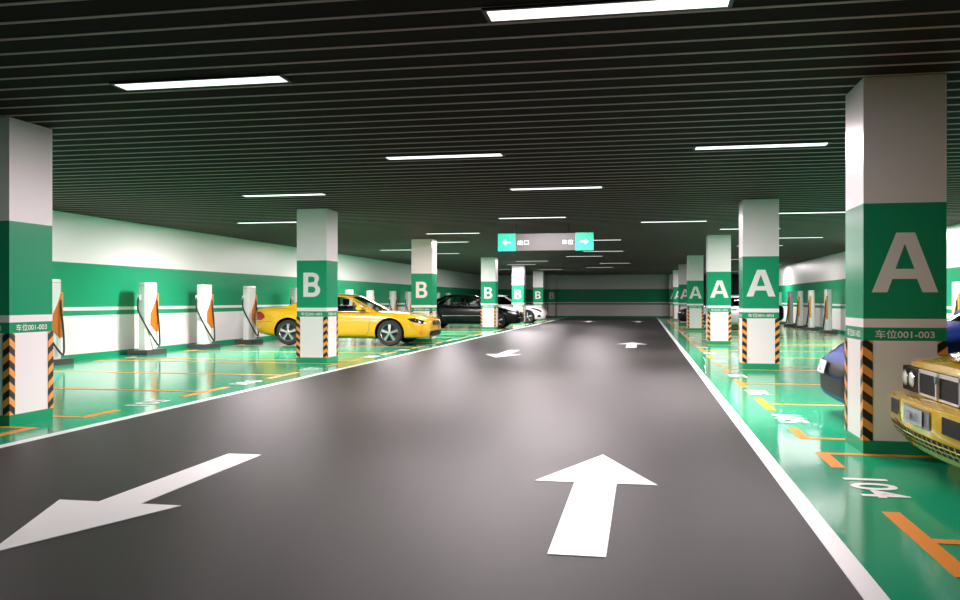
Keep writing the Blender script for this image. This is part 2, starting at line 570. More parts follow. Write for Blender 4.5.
BOUND = [(2.45, 0), (5.35, 0), (8.22, -1), (9.10, 1), (12.0, 0), (14.9, 0), (17.80, -1), (18.70, 1), (21.6, 0), (24.5, 0), (27.37, -1),
         (28.3, 1), (31.2, 0), (34.1, 0), (37.0, 0), (39.82, -1), (40.75, 1), (43.6, 0), (46.5, 0), (49.40, -1), (50.4, 1), (53.3, 0), (56.2, 0), (59.15, -1),
         (60.1, 1), (63.0, 0), (65.9, 0)]
TICK = .68
LT = .10
def bay_line(side, y, kind, label):
    """front tick along the lane, long line to the back, short tick at the back; one painted mark"""
    xf, xn, xb = (1.545, 1.655, 7.35) if side > 0 else (-6.51, -6.62, -12.25)
    y0 = y - LT / 2 if kind > 0 else y - TICK
    y1 = y + LT / 2 if kind < 0 else y + TICK
    xa, xc = sorted((xf, xn))
    b = MB()
    b.box(xa, xc, y0, y1, 0, ZP, M['orange_paint'])
    xa, xc = sorted((xn, xb))
    b.box(xa, xc, y - LT / 2, y + LT / 2, 0, ZP, M['orange_paint'])
    xa, xc = sorted((xb, xb + side * .11))
    b.box(xa, xc, max(y0, y - .35), min(y1, y + .35), 0, ZP, M['orange_paint'])
    tag(b.build('bay_marking'), label, 'bay marking', 'orange bay markings on the green floor', 'thing')
def bay_number(side, yc, n, label):
    v, f = text_mesh(str(n), .33, .68, bold=.022, extrude=ZP)
    b = MB()
    if side > 0: b.mesh([(1.695 + y, yc - x, z) for x, y, z in v], f, M['white_paint'])
    else: b.mesh([(-6.60 - y, yc + x, z) for x, y, z in v], f, M['white_paint'])
    tag(b.build('bay_number'), label, 'bay number', 'white bay numbers on the green floor', 'thing')
SIDE = {1: 'A pillar', -1: 'B pillar'}
for side in (1, -1):
    num = 102
    for i, (y, kd) in enumerate(BOUND):
        nxt = BOUND[i + 1][0] if i + 1 < len(BOUND) else y + 2.9
        stall = kd >= 0
        if side < 0 and y < 6: 
            if stall: num += 1
            continue
        what = {0: 'T-shaped', 1: 'L-shaped', -1: 'L-shaped'}[kd]
        if kd == 0 or (y < 6): where = 'between bay numbers %d and %d' % (num, num + 1)
        elif kd < 0: where = 'closing the bay numbered %d' % num
        else: where = 'opening the bay numbered %d' % (num + 1)
        bay_line(side, y, kd, '%s orange bay line %s on the %s side' % (what, where, SIDE[side]))
        if stall:
            num += 1
            if y > 5:
                bay_number(side, (y + nxt) / 2, num, 'white bay number %d painted on the green floor on the %s side' % (num, SIDE[side]))

# ------------------------------------------------------------------ charging posts
def make_charger():
    root = empty('charging_post', (0, 0, 0))       # front faces +x, width along y
    b = MB()
    b.box(-.30, .27, -.46, .46, 0, .12, M['plinth'])
    b.build('plinth', root, bevel=.008)
    hw, hd = .285, .12
    b = MB()
    def ring(z, s):
        out = []
        n = 32
        for k in range(n):
            a = 2 * math.pi * k / n
            c, q = math.cos(a), math.sin(a)
            e = 2 / 5.0
            out.append((s * hd * math.copysign(abs(c) ** e, c), s * hw * math.copysign(abs(q) ** e, q), z))
        return out
    zs = [(.12, 1), (.16, 1), (.9, 1), (1.74, 1), (1.82, .995), (1.85, .95)]
    rings = [ring(z, s) for z, s in zs]
    n = 32
    v = [p for r in rings for p in r]
    f = [(i * n + k, i * n + (k + 1) % n, (i + 1) * n + (k + 1) % n, (i + 1) * n + k) for i in range(len(zs) - 1) for k in range(n)]
    f += [tuple(range(n))[::-1], tuple((len(zs) - 1) * n + k for k in range(n))]
    b.mesh(v, f, M['charger'])
    b.build('body', root, smooth=True)
    # groove under the cap
    b = MB()
    rg = [ring(1.775, 1.006), ring(1.783, 1.006)]
    b.mesh(rg[0] + rg[1], [(k, (k + 1) % n, n + (k + 1) % n, n + k) for k in range(n)], M['sign_grey'])
    b.build('cap_seam', root)
    # leaf shaped panel hugging the far vertical edge
    pts = [(.25, 1.555), (.09, 1.27), (-.07, 1.05), (-.08, .76), (.19, .57), (.25, .60)]
    b = MB()
    b.prism(pts, 'x', hd - .01, hd + .012, M['charger_orange'])
    leaf = b.build('leaf_panel', root)
    leaf['label'] = 'orange leaf-shaped panel'
    b = MB()
    b.prism([(.25, 1.555), (.288, 1.57), (.288, .58), (.25, .60)], 'x', hd - .06, hd + .009, M['charger_orange_light'])
    b.build('leaf_edge', leaf)
    # plug holder and hose
    b = MB()
    b.box(-.10, -.02, -.34, -.27, 1.40, 1.54, M['charger'])
    b.build('plug_holder', root, bevel=.01)
    ctrl = [(-.06, -.32, 1.47), (-.05, -.37, 1.30), (-.02, -.38, 1.10), (.10, -.26, .75), (.19, -.04, .40), (.23, .09, .24), (.23, .16, .22), (.21, .21, .35), (.185, .225, .70), (.16, .20, 1.10), (.135, .195, 1.40)]
    pts = []
    for i in range(len(ctrl) - 1):
        p0, p1, p2, p3 = [Vector(ctrl[max(0, min(len(ctrl) - 1, i + d))]) for d in (-1, 0, 1, 2)]
        for t in (0, .25, .5, .75):
            pts.append(.5 * ((2 * p1) + (-p0 + p2) * t + (2 * p0 - 5 * p1 + 4 * p2 - p3) * t * t + (-p0 + 3 * p1 - 3 * p2 + p3) * t ** 3))
    pts.append(Vector(ctrl[-1]))
    b = MB()
    b.tube(pts, .022, M['rubber'])
    b.build('cable', root, smooth=True)['label'] = 'black charging cable'
    return root
post = make_charger()
LEFT_POST = [16.40, 20.15, 23.05, 25.95, 29.75, 32.65, 35.55, 38.45, 42.15, 45.05, 47.95, 51.85, 54.75]
LPL = ['white charging post with orange panel, partly hidden by the pillar at the left edge',
       'white charging post with orange panel, first one standing free along the left wall',
       'white charging post with orange panel, middle of the three left of the yellow coupe',
       'white charging post with orange panel, just behind the tail of the yellow coupe',
       'white charging post peeping out beside the first B pillar over the yellow coupe',
       'white charging post hidden behind the first B pillar',
       'white charging post seen through the side window of the yellow coupe',
       'white charging post seen over the windscreen of the yellow coupe',
       'white charging post behind the bonnet of the yellow coupe, left of a pair',
       'white charging post behind the bonnet of the yellow coupe, beside the second B pillar',
       'white charging post top above the rear of the black sedan roof',
       'white charging post top above the middle of the black sedan roof',
       'white charging post top above the front of the black sedan roof']
for i, y in enumerate(LEFT_POST):
    o = post if i == 0 else copy_tree(post)
    o.location = (-12.62 * U, (y - .05) * U, 0)
    tag(o, LPL[i], 'charging post', 'charging posts along the left wall')
RIGHT_POST = [23.05, 38.45, 42.15, 45.05, 47.95, 51.85]
RPL = ['white charging post at the right edge of the picture, behind the blue car',
       'white charging post nearest the big A pillar, on the right wall',
       'white charging post on the right wall, second from the big A pillar',
       'white charging post on the right wall, third from the big A pillar',
       'white charging post on the right wall, fourth from the big A pillar',
       'white charging post on the right wall, half hidden by the second A pillar']
for i, y in enumerate(RIGHT_POST):
    o = copy_tree(post)
    o.location = (7.72 * U, y * U, 0)
    o.rotation_euler = (0, 0, math.pi)
    tag(o, RPL[i], 'charging post', 'charging posts along the right wall')

# ------------------------------------------------------------------ hanging sign
sg = empty('hanging_sign', (-2.54, 22.7, 0), 0, 'long hanging sign with lit green ends, white arrows and Chinese words', 'sign')
x0, x1, z0, z1 = -1.31, 1.24, 2.715, 3.185
gw = .475
b = MB()
b.box(x0 + gw, x1 - gw, -.04, .04, z0 + .01, z1 - .01, M['sign_grey'])
b.build('centre_panel', sg)
def arrow_pts(c, zc, s):
    return [(c - s * .11, zc - .022), (c + s * .02, zc - .022), (c + s * .02, zc - .085), (c + s * .12, zc), (c + s * .02, zc + .085), (c + s * .02, zc + .022), (c - s * .11, zc + .022)]
for a, c, s in ((x0, x0 + gw, -1), (x1 - gw, x1, 1)):
    b = MB()
    b.box(a, c, -.05, .05, z0, z1, M['sign_green'])
    e = b.build('green_end', sg)
    e['label'] = 'lit green end panel'
    b = MB()
    b.prism(arrow_pts((a + c) / 2, (z0 + z1) / 2, s), 'y', -.056, -.049, M['sign_white'])
    b.build('arrow_symbol', e)['label'] = 'white arrow'
for body, xc in (('出口', x0 + gw + .21), ('车位', x1 - gw - .20)):
    v, f = text_mesh(body, .13, .30, bold=.003, extrude=0)
    b = MB()
    b.mesh([(xc + x, -.044, (z0 + z1) / 2 - .01 + y) for x, y, z in v], f, M['sign_white'])
    b.build('sign_words', sg)['label'] = 'white Chinese words ' + body
for xr in (x0 + gw + .01, x1 - gw - .18):
    b = MB()
    b.tube([(xr, 0, z1 - .02), (xr, 0, ZC + .2)], .014, M['steel_dark'])
    b.build('hanging_rod', sg)

# ------------------------------------------------------------------ cars
def interp(keys, x):
    """smooth (Catmull-Rom style monotone) interpolation of (x, value) keys"""
    if x <= keys[0][0]: return keys[0][1]
    for i in range(len(keys) - 1):
        a, c = keys[i], keys[i + 1]
        if x <= c[0]:
            def slope(j):
                if j <= 0 or j >= len(keys) - 1:
                    k = 0 if j <= 0 else len(keys) - 2
                    return (keys[k + 1][1] - keys[k][1]) / (keys[k + 1][0] - keys[k][0])
                s0 = (keys[j][1] - keys[j - 1][1]) / (keys[j][0] - keys[j - 1][0])
                s1 = (keys[j + 1][1] - keys[j][1]) / (keys[j + 1][0] - keys[j][0])
                return 0 if s0 * s1 <= 0 else 2 * s0 * s1 / (s0 + s1)
            h = c[0] - a[0]
            t = (x - a[0]) / h
            m0, m1 = slope(i) * h, slope(i + 1) * h
            return (2 * t ** 3 - 3 * t * t + 1) * a[1] + (t ** 3 - 2 * t * t + t) * m0 + (-2 * t ** 3 + 3 * t * t) * c[1] + (t ** 3 - t * t) * m1
    return keys[-1][1]

SOFT = [(0, 0), (.70, 0), (.93, .03), (.985, .16), (1.0, .45), (.995, .70), (.97, .90), (.91, 1.0)]
BOXY = [(0, 0), (.80, 0), (.96, .01), (.995, .12), (1.0, .45), (1.0, .72), (.99, .94), (.965, 1.0)]

class Car:
    def __init__(self, name, loc, rz, scale, label, paint, glass='glass'):
        self.root = empty(name, loc, rz, label, 'car')
        self.sc = scale * U
        self.paint, self.glass = M[paint], M[glass]
    def build(self, mb, name, parent=None, **k):
        return mb.build(name, parent or self.root, scale=self.sc, **k)
    def body(self, zb, zs, zt, wd, xr, xf, wheels, wr, sect=SOFT, crown=((.80, .45), (.5, .82), (0, 1.0)), n=44, sub=1):
        """lofted lower body with wheel arches cut out"""
        self.zs, self.zt, self.wd = zs, zt, wd
        xs = []
        for i in range(n + 1):
            t = i / n
            xs.append(xr + (xf - xr) * (.5 - .5 * math.cos(math.pi * t)) * .45 + (xf - xr) * t * .55)
        rings = []
        for x in xs:
            b0, s0, t0, w0 = interp(zb, x), interp(zs, x), interp(zt, x), interp(wd, x)
            half = [(fy * w0, b0 + fz * (s0 - b0)) for fy, fz in sect] + [(fy * w0, s0 + fz * (t0 - s0)) for fy, fz in crown]
            full = half + [(-y, z) for y, z in half[-2:0:-1]]
            rings.append([(x, y, z) for y, z in full])
        m = len(rings[0])
        me = bpy.data.meshes.new('tmp')
        v = [tuple(c for c in p) for r in rings for p in r]
        f = [(i * m + k, i * m + (k + 1) % m, (i + 1) * m + (k + 1) % m, (i + 1) * m + k) for i in range(len(rings) - 1) for k in range(m)]
        f += [tuple(range(m)), tuple((len(rings) - 1) * m + k for k in range(m))[::-1]]
        me.from_pydata(v, [], f)
        bm = bmesh.new()
        bm.from_mesh(me)
        bmesh.ops.recalc_face_normals(bm, faces=bm.faces)
        bm.to_mesh(me)
        bm.free()
        me.materials.append(self.paint)
        me.materials.append(M['black_trim'])
        o = bpy.data.objects.new('tmp', me)
        COL.objects.link(o)
        if sub:
            md = o.modifiers.new('s', 'SUBSURF')
            md.levels = md.render_levels = sub
        cutters = []
        for wx in wheels:
            for s in (-1, 1):
                b = MB()
                w0 = interp(wd, wx)
                b.lathe([(0, -.17), (wr, -.17), (wr, .30), (0, .30)], (wx, s * (w0 - .10), self.wz), 'y', M['black_trim'], 40)
                if s < 0:
                    b = MB()
                    b.lathe([(0, -.30), (wr, -.30), (wr, .17), (0, .17)], (wx, s * (w0 - .10), self.wz), 'y', M['black_trim'], 40)
                c = b.build('cut', scale=1, weld=True)
                c.data.materials.clear()
                c.data.materials.append(self.paint)
                c.data.materials.append(M['black_trim'])
                c.data.polygons.foreach_set('material_index', [1] * len(c.data.polygons))
                cutters.append(c)
                md = o.modifiers.new('b', 'BOOLEAN')
                md.operation = 'DIFFERENCE'
                md.object = c
                md.solver = 'EXACT'
        dg = bpy.context.evaluated_depsgraph_get()
        me2 = bpy.data.meshes.new_from_object(o.evaluated_get(dg))
        bpy.data.objects.remove(o)
        for c in cutters: bpy.data.objects.remove(c)
        bm = bmesh.new()
        bm.from_mesh(me2)
        self.bvh = BVHTree.FromBMesh(bm)
        bm.free()
        me2.transform(Matrix.Scale(self.sc, 4))
        me2.polygons.foreach_set('use_smooth', [True] * len(me2.polygons))
        me2.set_sharp_from_angle(angle=math.radians(38))
        ob = bpy.data.objects.new('body_shell', me2)
        COL.objects.link(ob)
        ob.parent = self.root
        self.shell = ob
        return ob
    def patch(self, pts, face, mt, off=.006, step=.05, thick=0.0, bvh=None):
        """outline laid on the body: face 'front' / 'rear' pts (y,z); 'left' / 'right' pts (x,z); 'top' pts (x,y)"""
        bm = bmesh.new()
        vs = [bm.verts.new((p[0], p[1], 0)) for p in pts]
        bm.faces.new(vs)
        for ax in (0, 1):
            lo, hi = min(p[ax] for p in pts), max(p[ax] for p in pts)
            k = 1
            while lo + k * step < hi - 1e-6:
                co = [0, 0, 0]; no = [0, 0, 0]
                co[ax] = lo + k * step; no[ax] = 1
                bmesh.ops.bisect_plane(bm, geom=bm.verts[:] + bm.edges[:] + bm.faces[:], plane_co=co, plane_no=no)
                k += 1
        d = {'front': Vector((-1, 0, 0)), 'rear': Vector((1, 0, 0)), 'left': Vector((0, -1, 0)), 'right': Vector((0, 1, 0)), 'top': Vector((0, 0, -1))}[face]
        tree = bvh or self.bvh
        bm.verts.ensure_lookup_table()
        bm.verts.index_update()
        out = []
        for v in bm.verts:
            a, c = v.co.x, v.co.y
            o = {'front': Vector((5, a, c)), 'rear': Vector((-5, a, c)), 'left': Vector((a, 3, c)), 'right': Vector((a, -3, c)), 'top': Vector((a, c, 3))}[face]
            hit = tree.ray_cast(o, d)
            if hit[0] is None:
                nr = tree.find_nearest(o + d * (5 if face in ('front', 'rear') else 3))
                p = nr[0]
                p = Vector(p)
                if face in ('front', 'rear'): p = Vector((p.x, a, c))
            else: p = hit[0]
            out.append(tuple(p - d * off))
        b = MB()
        b.mesh(out, [tuple(v.index for v in fc.verts) for fc in bm.faces], mt)
        bm.free()
        return b
    def put(self, name, pts, face, mt, parent=None, off=.006, step=.05, label=None, sides=None):
        """lay an outline on the body as a part; lists of outlines make one part"""
        polys = pts if isinstance(pts[0], list) else [pts]
        b = MB()
        for p in polys:
            q = self.patch(p, face, M[mt], off, step)
            b.mesh(q.v, q.f, M[mt])
        o = self.build(b, name, parent, smooth=True)
        if label: o['label'] = label
        return o
    def line(self, name, pts, face, w=.009, mt='black_trim', off=.003, parent=None):
        polys = []
        for i in range(len(pts) - 1):
            a, c = Vector(pts[i]), Vector(pts[i + 1])
            d = (c - a).normalized()
            nn = Vector((-d.y, d.x)) * w / 2
            a2, c2 = a - d * w * .3, c + d * w * .3
            polys.append([tuple(a2 - nn), tuple(c2 - nn), tuple(c2 + nn), tuple(a2 + nn)])
        return self.put(name, polys, face, mt, parent, off=off, step=.06)
    def wheel(self, x, r, side, rim='five', rw=.2, yw=None):
        w0 = yw or interp(self.wd, x)
        yc = side * (w0 - .105)
        b = MB()
        rr = r * .70
        hw = rw / 2
        prof = [(rr, -hw * .92), (r * .93, -hw), (r * .985, -hw * .8), (r, -hw * .45), (r, hw * .45), (r * .985, hw * .8), (r * .93, hw), (rr, hw * .92)]
        b.lathe(prof, (x, yc, r), 'y', M['tyre'], 40)
        t = self.build(b, 'wheel', smooth=True)
        b = MB()
        s = side
        b.lathe([(rr, s * hw * .92), (rr * .95, s * hw * .80), (rr * .93, s * hw * .2), (rr * .93, -s * hw * .9)], (x, yc, r), 'y', M['rim'], 40)
        b.lathe([(rr * .94, s * .0), (0.001, s * .0)], (x, yc, r), 'y', M['hub_dark'], 24)
        b.lathe([(rr * .22, s * hw * .3), (rr * .22, s * hw * .80), (rr * .15, s * hw * .88), (.001, s * hw * .9)], (x, yc, r), 'y', M['rim'], 20)
        ns = 5
        for k in range(ns):
            a = math.pi / 2 + 2 * math.pi * k / ns
            ca, sa = math.cos(a), math.sin(a)
            w1, w2 = rr * .11, rr * .16
            def P(q, p, h): return (x + ca * q - sa * p, yc + s * h, r + sa * q + ca * p)
            q1, q2 = rr * .15, rr * .97
            h1, h2 = hw * .85, hw * .72
            v = [P(q1, -w1, h1), P(q1, w1, h1), P(q2, w2, h2), P(q2, -w2, h2), P(q1, -w1, h1 - .05), P(q1, w1, h1 - .05), P(q2, w2, h2 - .05), P(q2, -w2, h2 - .05)]
            b.mesh(v, [(0, 1, 2, 3), (7, 6, 5, 4), (0, 4, 5, 1), (1, 5, 6, 2), (2, 6, 7, 3), (3, 7, 4, 0)], M['rim'])
        self.build(b, 'rim', t)['label'] = 'five-spoke silver rim'
        return t
    def wheels(self, xs, r, **k):
        for x in xs:
            for s in (-1, 1): self.wheel(x, r, s, **k)
    def cabin(self, xb0, xb1, wb, belt, xr0, xr1, wr, zroof, side_windows, bf=.22, br=.15, rbf=.10, rbr=.06, bulge=.035, roof_mid=.03,
              vg=(.07, .86), fwin=(.07, .93), rwin=(.10, .90), nu=14, ns=36, nv=9, crown=.035, trim=None, w_end=.95, seats=True, rear_glass=True):
        """glasshouse: belt ring to roof ring; cells that fall in windows become glass"""
        tz = lambda t: zroof[0] + (zroof[1] - zroof[0]) * t + roof_mid * 4 * t * (1 - t)
        def ringpt(seg, u, roof):
            if seg == 'F' or seg == 'R':
                c = 1 - 2 * u if seg == 'F' else 2 * u - 1       # F runs -y..+y reversed below
                if seg == 'F':
                    wd_ = (wr if roof else wb) * w_end
                    x = (xr0 + rbf * (1 - c * c)) if roof else (xb0 + bf * (1 - c * c))
                    z = tz(0) + crown * (1 - c * c) if roof else interp(belt, xb0)
                    return Vector((x, -c * wd_, z))
                wd_ = (wr if roof else wb) * w_end
                x = (xr1 - rbr * (1 - c * c)) if roof else (xb1 - br * (1 - c * c))
                z = tz(1) + crown * (1 - c * c) if roof else interp(belt, xb1)
                return Vector((x, -c * wd_, z))
            sgn = 1 if seg == 'L' else -1
            t = u if seg == 'L' else 1 - u
            x = (xr0 + (xr1 - xr0) * t) if roof else (xb0 + (xb1 - xb0) * t)
            wv = (wr if roof else wb) * (w_end + (1 - w_end) * min(1, 4.5 * t * (1 - t)) )
            z = tz(t) if roof else interp(belt, x)
            return Vector((x, sgn * wv, z))
        def P(seg, u, v):
            a, c = ringpt(seg, u, False), ringpt(seg, u, True)
            p = a.lerp(c, v)
            k = bulge * 4 * v * (1 - v)
            if seg == 'F': p.x += k
            elif seg == 'R': p.x -= k
            else: p.y += k * (1 if seg == 'L' else -1)
            return p
        frame = MB()
        panes = {}
        for seg, wins, N, vv in (('F', [fwin], nu, (.04, .95)), ('L', side_windows, ns, vg), ('R', [rwin] if rear_glass else [], nu, (.08, .92)), ('K', side_windows, ns, vg)):
            real = {'K': 'r'}.get(seg, seg)
            us = set(i / N for i in range(N + 1))
            ws = [(1 - q1, 1 - q0) for q0, q1 in wins] if seg == 'K' else wins
            for q in ws: us |= set(q)
            us = sorted(us)
            vs = sorted(set([0, vv[0], vv[1], 1] + [vv[0] + (vv[1] - vv[0]) * j / nv for j in range(1, nv)]))
            for i in range(len(us) - 1):
                for j in range(len(vs) - 1):
                    um, vm = (us[i] + us[i + 1]) / 2, (vs[j] + vs[j + 1]) / 2
                    quad = [P(real, us[i], vs[j]), P(real, us[i + 1], vs[j]), P(real, us[i + 1], vs[j + 1]), P(real, us[i], vs[j + 1])]
                    wi = next((k for k, q in enumerate(ws) if q[0] < um < q[1]), None)
                    if wi is not None and vv[0] < vm < vv[1]:
                        panes.setdefault((seg, wi), MB()).mesh(quad, [(0, 1, 2, 3)], self.glass)
                    else:
                        mt = self.paint
                        if trim and seg in ('L', 'K') and vv[0] < vm < vv[1] and ws and min(q[0] for q in ws) < um < max(q[1] for q in ws): mt = M['black_trim']
                        frame.mesh(quad, [(0, 1, 2, 3)], mt)
        # roof
        for i in range(ns):
            for j in range(nu):
                def Q(t, c):
                    wv = wr * (w_end + (1 - w_end) * min(1, 4.5 * t * (1 - t)))
                    x = (xr0 + rbf * (1 - c * c)) * (1 - t) + (xr1 - rbr * (1 - c * c)) * t
                    return (x, c * wv, tz(t) + crown * (1 - c * c))
                t0, t1, c0, c1 = i / ns, (i + 1) / ns, -1 + 2 * j / nu, -1 + 2 * (j + 1) / nu
                frame.mesh([Q(t0, c0), Q(t1, c0), Q(t1, c1), Q(t0, c1)], [(0, 1, 2, 3)], self.paint)
        self.build(frame, 'roof_frame', smooth=True, weld=True)
        nm = {'F': 'windscreen', 'R': 'rear_window', 'L': 'side_window', 'K': 'side_window'}
        for (seg, wi), mb in panes.items():
            self.build(mb, nm[seg], smooth=True, weld=True)
        # dark cabin floor and seats
        b = MB()
        ringp = [P(sg_, u / 8, 0) for sg_ in ('F', 'L', 'R', 'r') for u in range(8)]
        cx = sum(p.x for p in ringp) / len(ringp)
        b.poly([(cx + (p.x - cx) * .97, p.y * .96, p.z + .012) for p in ringp], M['interior'])
        if seats:
            zb0 = interp(belt, (xb0 + xb1) / 2)
            for sx in ((xr0 * .75 + xr1 * .25) - .10,):
                for sy in (-.36, .36):
                    b.box(sx - .10, sx + .05, sy - .24, sy + .24, zb0 - .02, zb0 + .14, M['interior'])
                    b.box(sx - .12, sx - .02, sy - .13, sy + .13, zb0 + .16, zb0 + .33, M['interior'])
        self.build(b, 'cabin_interior')

def mirror(car, x, y, z, mt):
    for s in (-1, 1):
        b = MB()
        pts = [(x - .05, z - .06), (x + .07, z - .05), (x + .10, z + .03), (x + .02, z + .09), (x - .05, z + .08)]
        b.prism(pts, 'y', s * y, s * (y + .20), mt)
        b.box(x - .01, x + .05, min(s * (y - .1), s * y), max(s * (y - .1), s * y), z - .05, z - .01, mt)
        car.build(b, 'wing_mirror', bevel=.02)

def both(pts): return [pts, [(-p[0], p[1]) for p in pts]]
def circle(cx, cz, r, n=20): return [(cx + r * math.cos(2 * math.pi * k / n), cz + r * math.sin(2 * math.pi * k / n)) for k in range(n)]
def number_plate(car, face, xc, zc, w, h, txt, recess=None, off=.02):
    root = car.put('number_plate', [(xc - w / 2, zc - h / 2), (xc + w / 2, zc - h / 2), (xc + w / 2, zc + h / 2), (xc - w / 2, zc + h / 2)], face, 'plate', off=off, step=.2)
    v, f = text_mesh(txt, h * .62, w * .62, bold=.015, extrude=0)
    hx = max(abs(vv.co.x) for vv in root.data.vertices) / car.sc
    b = MB()
    if face == 'front':      # seen from +x looking back: image right is +y
        b.mesh([(hx + .006, xc + x, zc + y) for x, y, z in v], f, M['plate_text'])
    else:
        b.mesh([(-hx - .006, xc - x, zc + y) for x, y, z in v], f, M['plate_text'])
    car.build(b, 'plate_characters', root)
    return root

# ---- yellow coupe
c = Car('coupe_car', (-9.22, 25.98, 0), 0, 1.175, 'shiny yellow two-door coupe parked behind the first B pillar', 'yellow')
c.wz = .335
c.body(zb=[(-2.42, .42), (-2.30, .30), (-1.9, .22), (-1.3, .18), (1.3, .17), (2.0, .19), (2.30, .20), (2.43, .26)],
       zs=[(-2.42, .78), (-2.34, .93), (-2.0, .965), (-1.3, .965), (-.6, .90), (.3, .87), (.9, .86), (1.4, .835), (2.0, .76), (2.30, .69), (2.43, .60)],
       zt=[(-2.42, .84), (-2.34, 1.00), (-2.0, 1.03), (-1.55, 1.03), (-1.2, .99), (-.6, .88), (.5, .86), (.9, .915), (1.2, .915), (1.7, .875), (2.15, .80), (2.34, .73), (2.43, .63)],
       wd=[(-2.42, .72), (-2.30, .82), (-1.9, .90), (-1.2, .925), (0, .90), (1.2, .92), (1.8, .905), (2.15, .85), (2.34, .72), (2.43, .58)],
       xr=-2.42, xf=2.43, wheels=(-1.395, 1.395), wr=.395)
c.cabin(xb0=.92, xb1=-1.60, wb=.845, belt=[(-1.6, .98), (-.9, .93), (-.3, .89), (.9, .872)], xr0=.18, xr1=-.78, wr=.60, zroof=(1.285, 1.285), roof_mid=.04,
        side_windows=[(.06, .52), (.545, .80)], bf=.30, br=.20, trim=None, vg=(.04, .90))
c.wheels((-1.395, 1.395), .335)
mirror(c, .60, .86, .97, M['yellow'])
c.put('headlamp', [(1.86, .71), (1.98, .635), (2.24, .575), (2.33, .60), (2.27, .66), (2.06, .725)], 'right', 'lamp_dark', off=.006)
c.put('headlamp', [(1.86, .71), (1.98, .635), (2.24, .575), (2.33, .60), (2.27, .66), (2.06, .725)], 'left', 'lamp_dark', off=.006)
c.put('lamp_reflector', [circle(2.08, .672, .014), circle(2.16, .652, .016)], 'right', 'lamp_glass', off=.012)
for s in (1, -1):
    c.put('grille', [(s * .03, .545), (s * .36, .535), (s * .40, .60), (s * .30, .655), (s * .03, .66)], 'front', 'black_trim', off=.008)
c.put('lower_intake', [(-.56, .24), (.56, .24), (.62, .30), (.58, .39), (-.58, .39), (-.62, .30)], 'front', 'black_trim', off=.008)
c.put('fog_lamp', circle(2.215, .345, .055), 'right', 'amber', off=.006)
c.put('fog_lamp', circle(2.215, .345, .055), 'left', 'amber', off=.006)
c.put('tail_lamp', [(-2.38, .66), (-2.16, .66), (-2.06, .73), (-2.09, .81), (-2.18, .87), (-2.38, .89)], 'right', 'red_lens', off=.006)
c.put('tail_lamp', [(-2.38, .66), (-2.16, .66), (-2.06, .73), (-2.09, .81), (-2.18, .87), (-2.38, .89)], 'left', 'red_lens', off=.006)
for fc in ('right', 'left'):
    c.line('door_seam', [(.80, .83), (.86, .70), (.84, .40), (.78, .275), (-.50, .275), (-.58, .40), (-.62, .84)], fc)
    c.line('sill_seam', [(.95, .235), (-.95, .235)], fc, w=.012)
    c.put('door_handle', [(-.42, .735), (-.24, .735), (-.24, .765), (-.42, .765)], fc, 'yellow_deep', off=.014)
    c.line('bumper_seam', [(-2.36, .60), (-1.85, .62)], fc, w=.007)
c.put('bonnet_vent', [(1.75, .30), (2.02, .22), (2.02, .34), (1.85, .40)], 'top', 'black_trim', off=.004)
c.put('bonnet_vent', [(1.75, -.30), (2.02, -.22), (2.02, -.34), (1.85, -.40)], 'top', 'black_trim', off=.004)

# ---- black sedan
def saloon(name, loc, rz, sc, label, paint, glass, wins, h=1.46, L=(-2.45, 2.35), trim='black_trim', coupe=False):
    c = Car(name, loc, rz, sc, label, paint, glass)
    c.wz = .335
    r, f = L
    c.body(zb=[(r, .40), (r + .15, .26), (-1.3, .18), (1.3, .18), (f - .3, .19), (f - .08, .22), (f, .30)],
           zs=[(r, .78), (r + .1, .94), (-1.3, .97), (-.3, .95), (.8, .92), (1.4, .87), (f - .35, .77), (f - .1, .66), (f, .52)],
           zt=[(r, .84), (r + .1, 1.0), (-1.9, 1.06), (-1.4, 1.0), (-.8, .94), (.6, .92), (1.0, .98), (1.5, .95), (f - .4, .84), (f - .12, .72), (f, .55)],
           wd=[(r, .70), (r + .15, .82), (-1.6, .90), (0, .91), (1.3, .91), (f - .45, .87), (f - .12, .72), (f, .52)],
           xr=r, xf=f, wheels=(-1.40, 1.38), wr=.385)
    c.cabin(xb0=.95, xb1=-1.75, wb=.86, belt=[(-1.75, 1.0), (-.8, .965), (.9, .93)], xr0=.10, xr1=-1.0, wr=.62, zroof=(h - .07, h - .08), roof_mid=.04,
            side_windows=wins, bf=.30, br=.22, vg=(.05, .86), trim=trim)
    c.wheels((-1.40, 1.38), .335)
    mirror(c, .62, .87, 1.02, c.paint)
    return c
c = saloon('saloon_car', (-8.62, 42.15, 0), 0, 1.155, 'black sedan parked behind the third B pillar', 'black_car', 'glass', [(.05, .40), (.43, .72), (.745, .90)])
for fc in ('right', 'left'):
    c.put('headlamp', [(1.80, .70), (2.05, .62), (2.20, .60), (2.20, .66), (2.02, .72), (1.85, .745)], fc, 'lamp_glass')
    c.line('side_moulding', [(-1.6, .54), (1.0, .545)], fc, w=.028, mt='chrome', off=.01)
    c.line('window_sill_trim', [(-1.3, .93), (.75, .905)], fc, w=.016, mt='chrome', off=.008)
    c.put('tail_lamp', [(-2.40, .68), (-2.05, .72), (-2.05, .86), (-2.40, .88)], fc, 'red_lens')
    c.line('door_seam', [(.82, .88), (.86, .6), (.78, .25), (-.92, .25), (-1.0, .5), (-.95, .9)], fc, mt='hub_dark')
c.put('grille', [(-.48, .52), (.48, .52), (.48, .62), (-.48, .62)], 'front', 'lamp_dark', off=.01)
c.line('bumper_trim', [(-.68, .46), (.68, .46)], 'front', w=.03, mt='chrome', off=.01)

